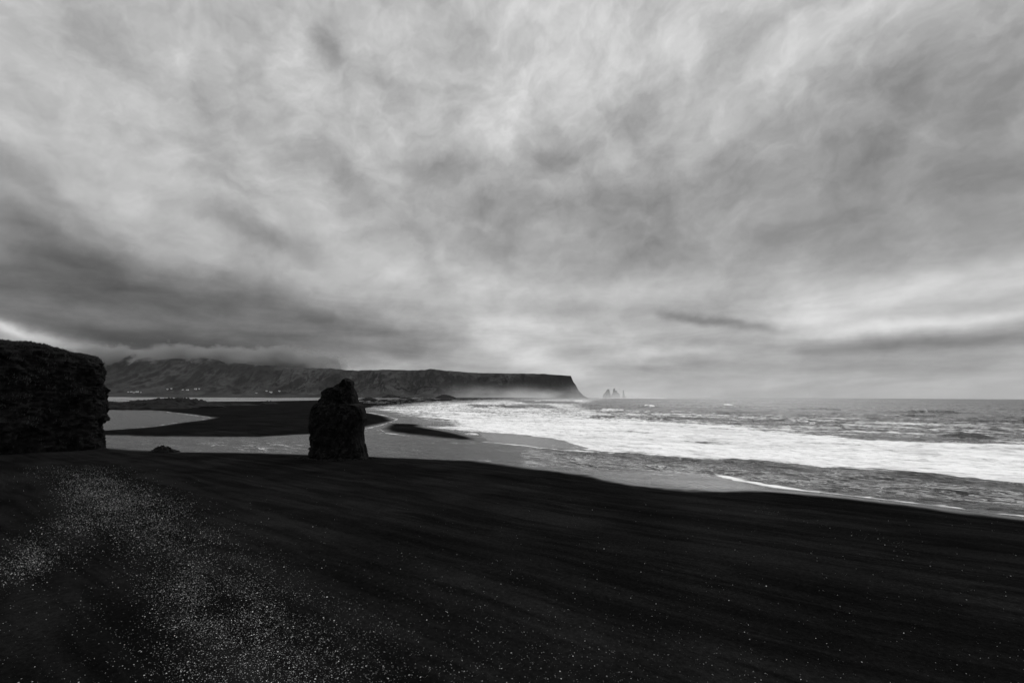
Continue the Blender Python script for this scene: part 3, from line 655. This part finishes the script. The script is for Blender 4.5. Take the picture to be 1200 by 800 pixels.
# ------------------------------------------------------------------ farmhouses under the hills
WALLW = plain('white_wall', .5); ROOFM = plain('dark_roof', .12, .6); GLASS = plain('window_glass', .03, .2)
def box(x0, y0, z0, x1, y1, z1):
    V = [(x, y, z) for z in (z0, z1) for x, y in ((x0, y0), (x1, y0), (x1, y1), (x0, y1))]
    return V, [(3, 2, 1, 0), (4, 5, 6, 7), (0, 1, 5, 4), (1, 2, 6, 5), (2, 3, 7, 6), (3, 0, 4, 7)]
def simple(name, parts, mat_, parent):
    V = []; Fc = []
    for v, f in parts: k = len(V); V += v; Fc += [tuple(i + k for i in q) for q in f]
    me = bpy.data.meshes.new(name); me.from_pydata(V, [], Fc); return link(name, me, parent, mat_, False)
def house(px, py, wd, dp, hh, label, first=None):
    # find where the pixel's ray meets the hillside
    d = ray(px, py)[0]; xx, yy, zz = MV
    j = np.argmin(np.abs(xx[0] / yy[0] - d[0] / d[1])); 
    zc = CAM_H + yy[:110, j] * d[2] / d[1]; hit = np.where(zz[:110, j] > zc)[0]
    i = hit[0] if len(hit) else 3
    i = max(i, 2)
    loc = (xx[i, j], yy[i, j], zz[i, j])
    r = bpy.data.objects.new('farmhouse', None); C.objects.link(r); r.location = loc; r.rotation_euler.z = random.uniform(-.3, .3)
    tag(r, label, 'farmhouse', 'farmhouses at the foot of the hills')
    a, b = wd / 2, dp / 2
    gable = ([(-a, -b, hh), (-a, b, hh), (-a, 0, hh + b * .8), (a, -b, hh), (a, b, hh), (a, 0, hh + b * .8)], [(0, 2, 1), (3, 4, 5), (0, 1, 4, 3)])
    simple('wall', [box(-a, -b, -4, a, b, hh), gable], WALLW, r)
    o = .6
    for s in (-1, 1):
        roof = [(-a - o, s * (b + o), hh - o * .8 + .1), (a + o, s * (b + o), hh - o * .8 + .1), (a + o, 0, hh + b * .8 + .1), (-a - o, 0, hh + b * .8 + .1)]
        roof2 = [(x, y, z + .35) for x, y, z in roof]
        simple('roof', [(roof + roof2, [(0, 1, 2, 3), (7, 6, 5, 4), (0, 4, 5, 1), (1, 5, 6, 2), (2, 6, 7, 3), (3, 7, 4, 0)])], ROOFM, r)
    for k in range(3): simple('window', [box(-a * .6 + k * a * .6 - .6, -b - .08, hh * .45, -a * .6 + k * a * .6 + .6, -b - .003, hh * .8)], GLASS, r)
    simple('door', [box(a * .75 - .6, -b - .1, 0, a * .75 + .6, -b - .003, 2.3)], ROOFM, r)
for a in ((150, 459.9, 14, 9, 5, 'leftmost small white farmhouse of the cluster near the cliff edge'), (153.5, 459.6, 20, 10, 6, 'white farmhouse in the left cluster, second from the cliff'),
          (157, 460.0, 16, 9, 5, 'middle white farmhouse of the cluster nearest the cliff'), (160.5, 459.7, 26, 11, 7, 'long white barn of the left cluster, brightest of its row'), (165, 459.9, 12, 8, 5, 'last small farmhouse at the right end of the left cluster'),
          (196, 456.7, 20, 10, 7, 'pale farmhouse above the big mound, left one of a close pair'), (200, 456.8, 30, 12, 6, 'long pale barn above the big mound, right one of a close pair'),
          (214, 457.0, 14, 9, 5, 'small farmhouse midway between the barn pair and the bright cluster'), (219.5, 457.3, 24, 12, 8, 'bright white farmhouse low in the middle cluster'),
          (229, 456.3, 26, 12, 9, 'tall white farmhouse on the slope, brightest of the right pair'), (233, 455.7, 14, 9, 6, 'small white house uphill at the right end of the middle cluster'),
          (300, 460.8, 20, 10, 5, 'low grey barn alone, left of the group beside the rock stack'), (312, 458.8, 18, 10, 6, 'white farmhouse on the left of the three near the rock stack'),
          (317, 459.9, 28, 13, 9, 'largest white farmhouse, lowest of the three near the rock stack'), (327, 458.5, 18, 10, 8, 'white farmhouse closest to the rock stack, upper right of three')):
    house(*a)

# ------------------------------------------------------------------ pebbles strewn on the sand
def scatter():
    pts = []
    def path(pp, wds, n, ex=1.0):
        pp = np.array(pp, float); k = rng.uniform(0, len(pp) - 1, n); i = np.minimum(k.astype(int), len(pp) - 2); f = (k - i)[:, None]
        c = pp[i] * (1 - f) + pp[i + 1] * f; wd = np.interp(k, range(len(wds)), wds)
        pts.append(c + np.stack([rng.normal(0, 1, n) * wd, rng.normal(0, 1, n) * wd * .55], -1))
    path([(60, 548), (105, 560), (112, 590), (95, 620), (50, 650), (0, 685)], [24, 24, 22, 22, 22, 22], 21000)
    path([(110, 560), (150, 590), (200, 625), (245, 690), (290, 750), (330, 810)], [20, 26, 36, 52, 64, 76], 62000)
    path([(220, 680), (300, 740), (400, 800)], [40, 60, 80], 11000)
    path([(40, 700), (100, 800)], [80, 90], 900)
    path([(480, 720), (620, 780), (800, 820)], [80, 90, 130], 5000)
    path([(886, 588), (925, 597), (960, 608), (1000, 618), (1060, 632)], [3, 3, 3, 4, 5], 220)
    pts.append(np.stack([rng.uniform(-50, 1250, 6000), 545 + 300 * rng.uniform(0, 1, 6000) ** .8], -1))
    pts.append(np.stack([rng.uniform(300, 900, 900), rng.uniform(590, 820, 900)], -1))
    p = np.vstack(pts); p = p[p[:, 1] > 542]
    # thin out with clumps
    keep = fbm(p[:, 0] / 60, p[:, 1] / 26, 2, 4) * .35 + .12 > rng.uniform(-.25, .75, len(p)); p = p[keep]
    g = ground(p, 2.0); z, s_ = landheight(g[:, 0], g[:, 1])
    ok = (s_ > 3) & (g[:, 1] > 8); g = g[ok]; z = z[ok]; n = len(g)
    t_ = (1 + 5 ** .5) / 2
    ico = np.array([(-1, t_, 0), (1, t_, 0), (-1, -t_, 0), (1, -t_, 0), (0, -1, t_), (0, 1, t_), (0, -1, -t_), (0, 1, -t_), (t_, 0, -1), (t_, 0, 1), (-t_, 0, -1), (-t_, 0, 1)]) / 1.9
    fc = np.array([(0, 11, 5), (0, 5, 1), (0, 1, 7), (0, 7, 10), (0, 10, 11), (1, 5, 9), (5, 11, 4), (11, 10, 2), (10, 7, 6), (7, 1, 8), (3, 9, 4), (3, 4, 2), (3, 2, 6), (3, 6, 8), (3, 8, 9), (4, 9, 5), (2, 4, 11), (6, 2, 10), (8, 6, 7), (9, 8, 1)])
    r = np.hypot(g[:, 0], g[:, 1])
    size = np.clip(rng.lognormal(math.log(.0165), .40, n), .008, .06)
    size = np.minimum(size * np.interp(r, [38, 60, 90], [1, 1.25, 1.5]), .045)
    sc = size[:, None] * np.stack([rng.uniform(.8, 1.4, n), rng.uniform(.6, 1.0, n), rng.uniform(.4, .8, n)], -1)
    an = rng.uniform(0, 6.28, n); v = ico[None] * sc[:, None] * (1 + rng.normal(0, .1, (n, 12, 1)))
    x = v[..., 0] * np.cos(an)[:, None] - v[..., 1] * np.sin(an)[:, None]; y = v[..., 0] * np.sin(an)[:, None] + v[..., 1] * np.cos(an)[:, None]
    V = np.stack([x + g[:, :1], y + g[:, 1:2], v[..., 2] + (z + sc[:, 2] * .35)[:, None]], -1).reshape(-1, 3)
    me = mesh_np('gravel', V, (fc[None] + (np.arange(n) * 12)[:, None, None]).reshape(-1, 3))
    tone = np.clip(rng.lognormal(math.log(.115), 1.0, n), .02, .8)
    attr(me, 'tone', np.repeat(tone, 12))
    tag(link('gravel', me, mat=PEBBLE), 'pale pebbles strewn in drifts over the black sand in the foreground', 'gravel', kind='stuff')
scatter()

# ------------------------------------------------------------------ haze, hill cloud, sea spray
def vol_box(name, lo, hi, label=None, cat=None):
    c = [(a + b) / 2 for a, b in zip(lo, hi)]; h = [(b - a) / 2 for a, b in zip(lo, hi)]
    v, f = box(-h[0], -h[1], -h[2], h[0], h[1], h[2]); me = bpy.data.meshes.new(name); me.from_pydata(v, [], [q[::-1] if False else q for q in f])
    o = link(name, me, None, None, False); o.location = c; tag(o, label, cat, kind='stuff'); return o, h
def volmat(name, fn):
    m_ = bpy.data.materials.new(name); m_.use_nodes = True; t = NT(m_.node_tree)
    p = t.n('ShaderNodeVolumePrincipled'); o = t.n('ShaderNodeOutputMaterial'); t.nt.links.new(p.outputs[0], o.inputs['Volume'])
    p.inputs['Color'].default_value = (.95, .95, .95, 1); p.inputs['Anisotropy'].default_value = .2
    fn(t, p); return m_
o, h = vol_box('haze', (-60000, -60000, -6), (60000, 60000, 1100), 'thin pale air over the whole bay', 'haze')
o.data.materials.append(volmat('haze_air', lambda t, p: t.put(p.inputs['Density'], 6e-6)))
def patchy(dens, hx, hy, hz_, fs, th=.45, zsc=1.0, lowbias=False, alb=.95):
    def fn(t, p):
        p.inputs['Color'].default_value = (alb, alb, alb, 1)
        co = t.n('ShaderNodeTexCoord').outputs['Object']; x, y, z = t.sep(co)
        e = t.mapr(t.math('ABSOLUTE', x), hx * .6, hx, 1, 0); e = t.math('MULTIPLY', e, t.mapr(t.math('ABSOLUTE', y), hy * .5, hy, 1, 0))
        if lowbias: e = t.math('MULTIPLY', e, t.math('POWER', t.mapr(z, -hz_, hz_, 1, 0, False), 2.0))
        else: e = t.math('MULTIPLY', e, t.mapr(t.math('ABSOLUTE', z), hz_ * .1, hz_, 1, 0)); n_off = t.math('MULTIPLY', t.math('SUBTRACT', e, 1.0), .34)
        n = t.noise(t.mapping(co, sc=(1, 1, zsc)), fs, 4, .6)
        if lowbias: d = t.math('MULTIPLY', e, t.mapr(n, th, th + .22))
        else: d = t.math('MULTIPLY', t.mapr(e, 0, .12), t.mapr(t.math('ADD', n, n_off), th, th + .14))
        t.put(p.inputs['Density'], t.math('MULTIPLY', d, dens))
    return fn
# low cloud on the summits at left
cl = at(235, 412, 6900); o, h = vol_box('hill_cloud', (cl[0] - 2600, 5900, 260), (cl[0] + 2300, 8600, 840), 'low grey cloud draped over the hill summits behind the lagoon', 'cloud')
o.data.materials.append(volmat('cloud_vapour', patchy(.013, h[0], h[1], h[2], .0036, .375, 1.4, alb=.38)))
# spray drifting off the surf at the headland
o, h = vol_box('sea_spray', (-700, 3000, 0.5), (1950, 6900, 150), 'pale sea spray drifting below the headland and around the offshore stacks', 'spray')
o.data.materials.append(volmat('spray', patchy(.0014, h[0], h[1], h[2], .0022, .38, 3.0, True)))
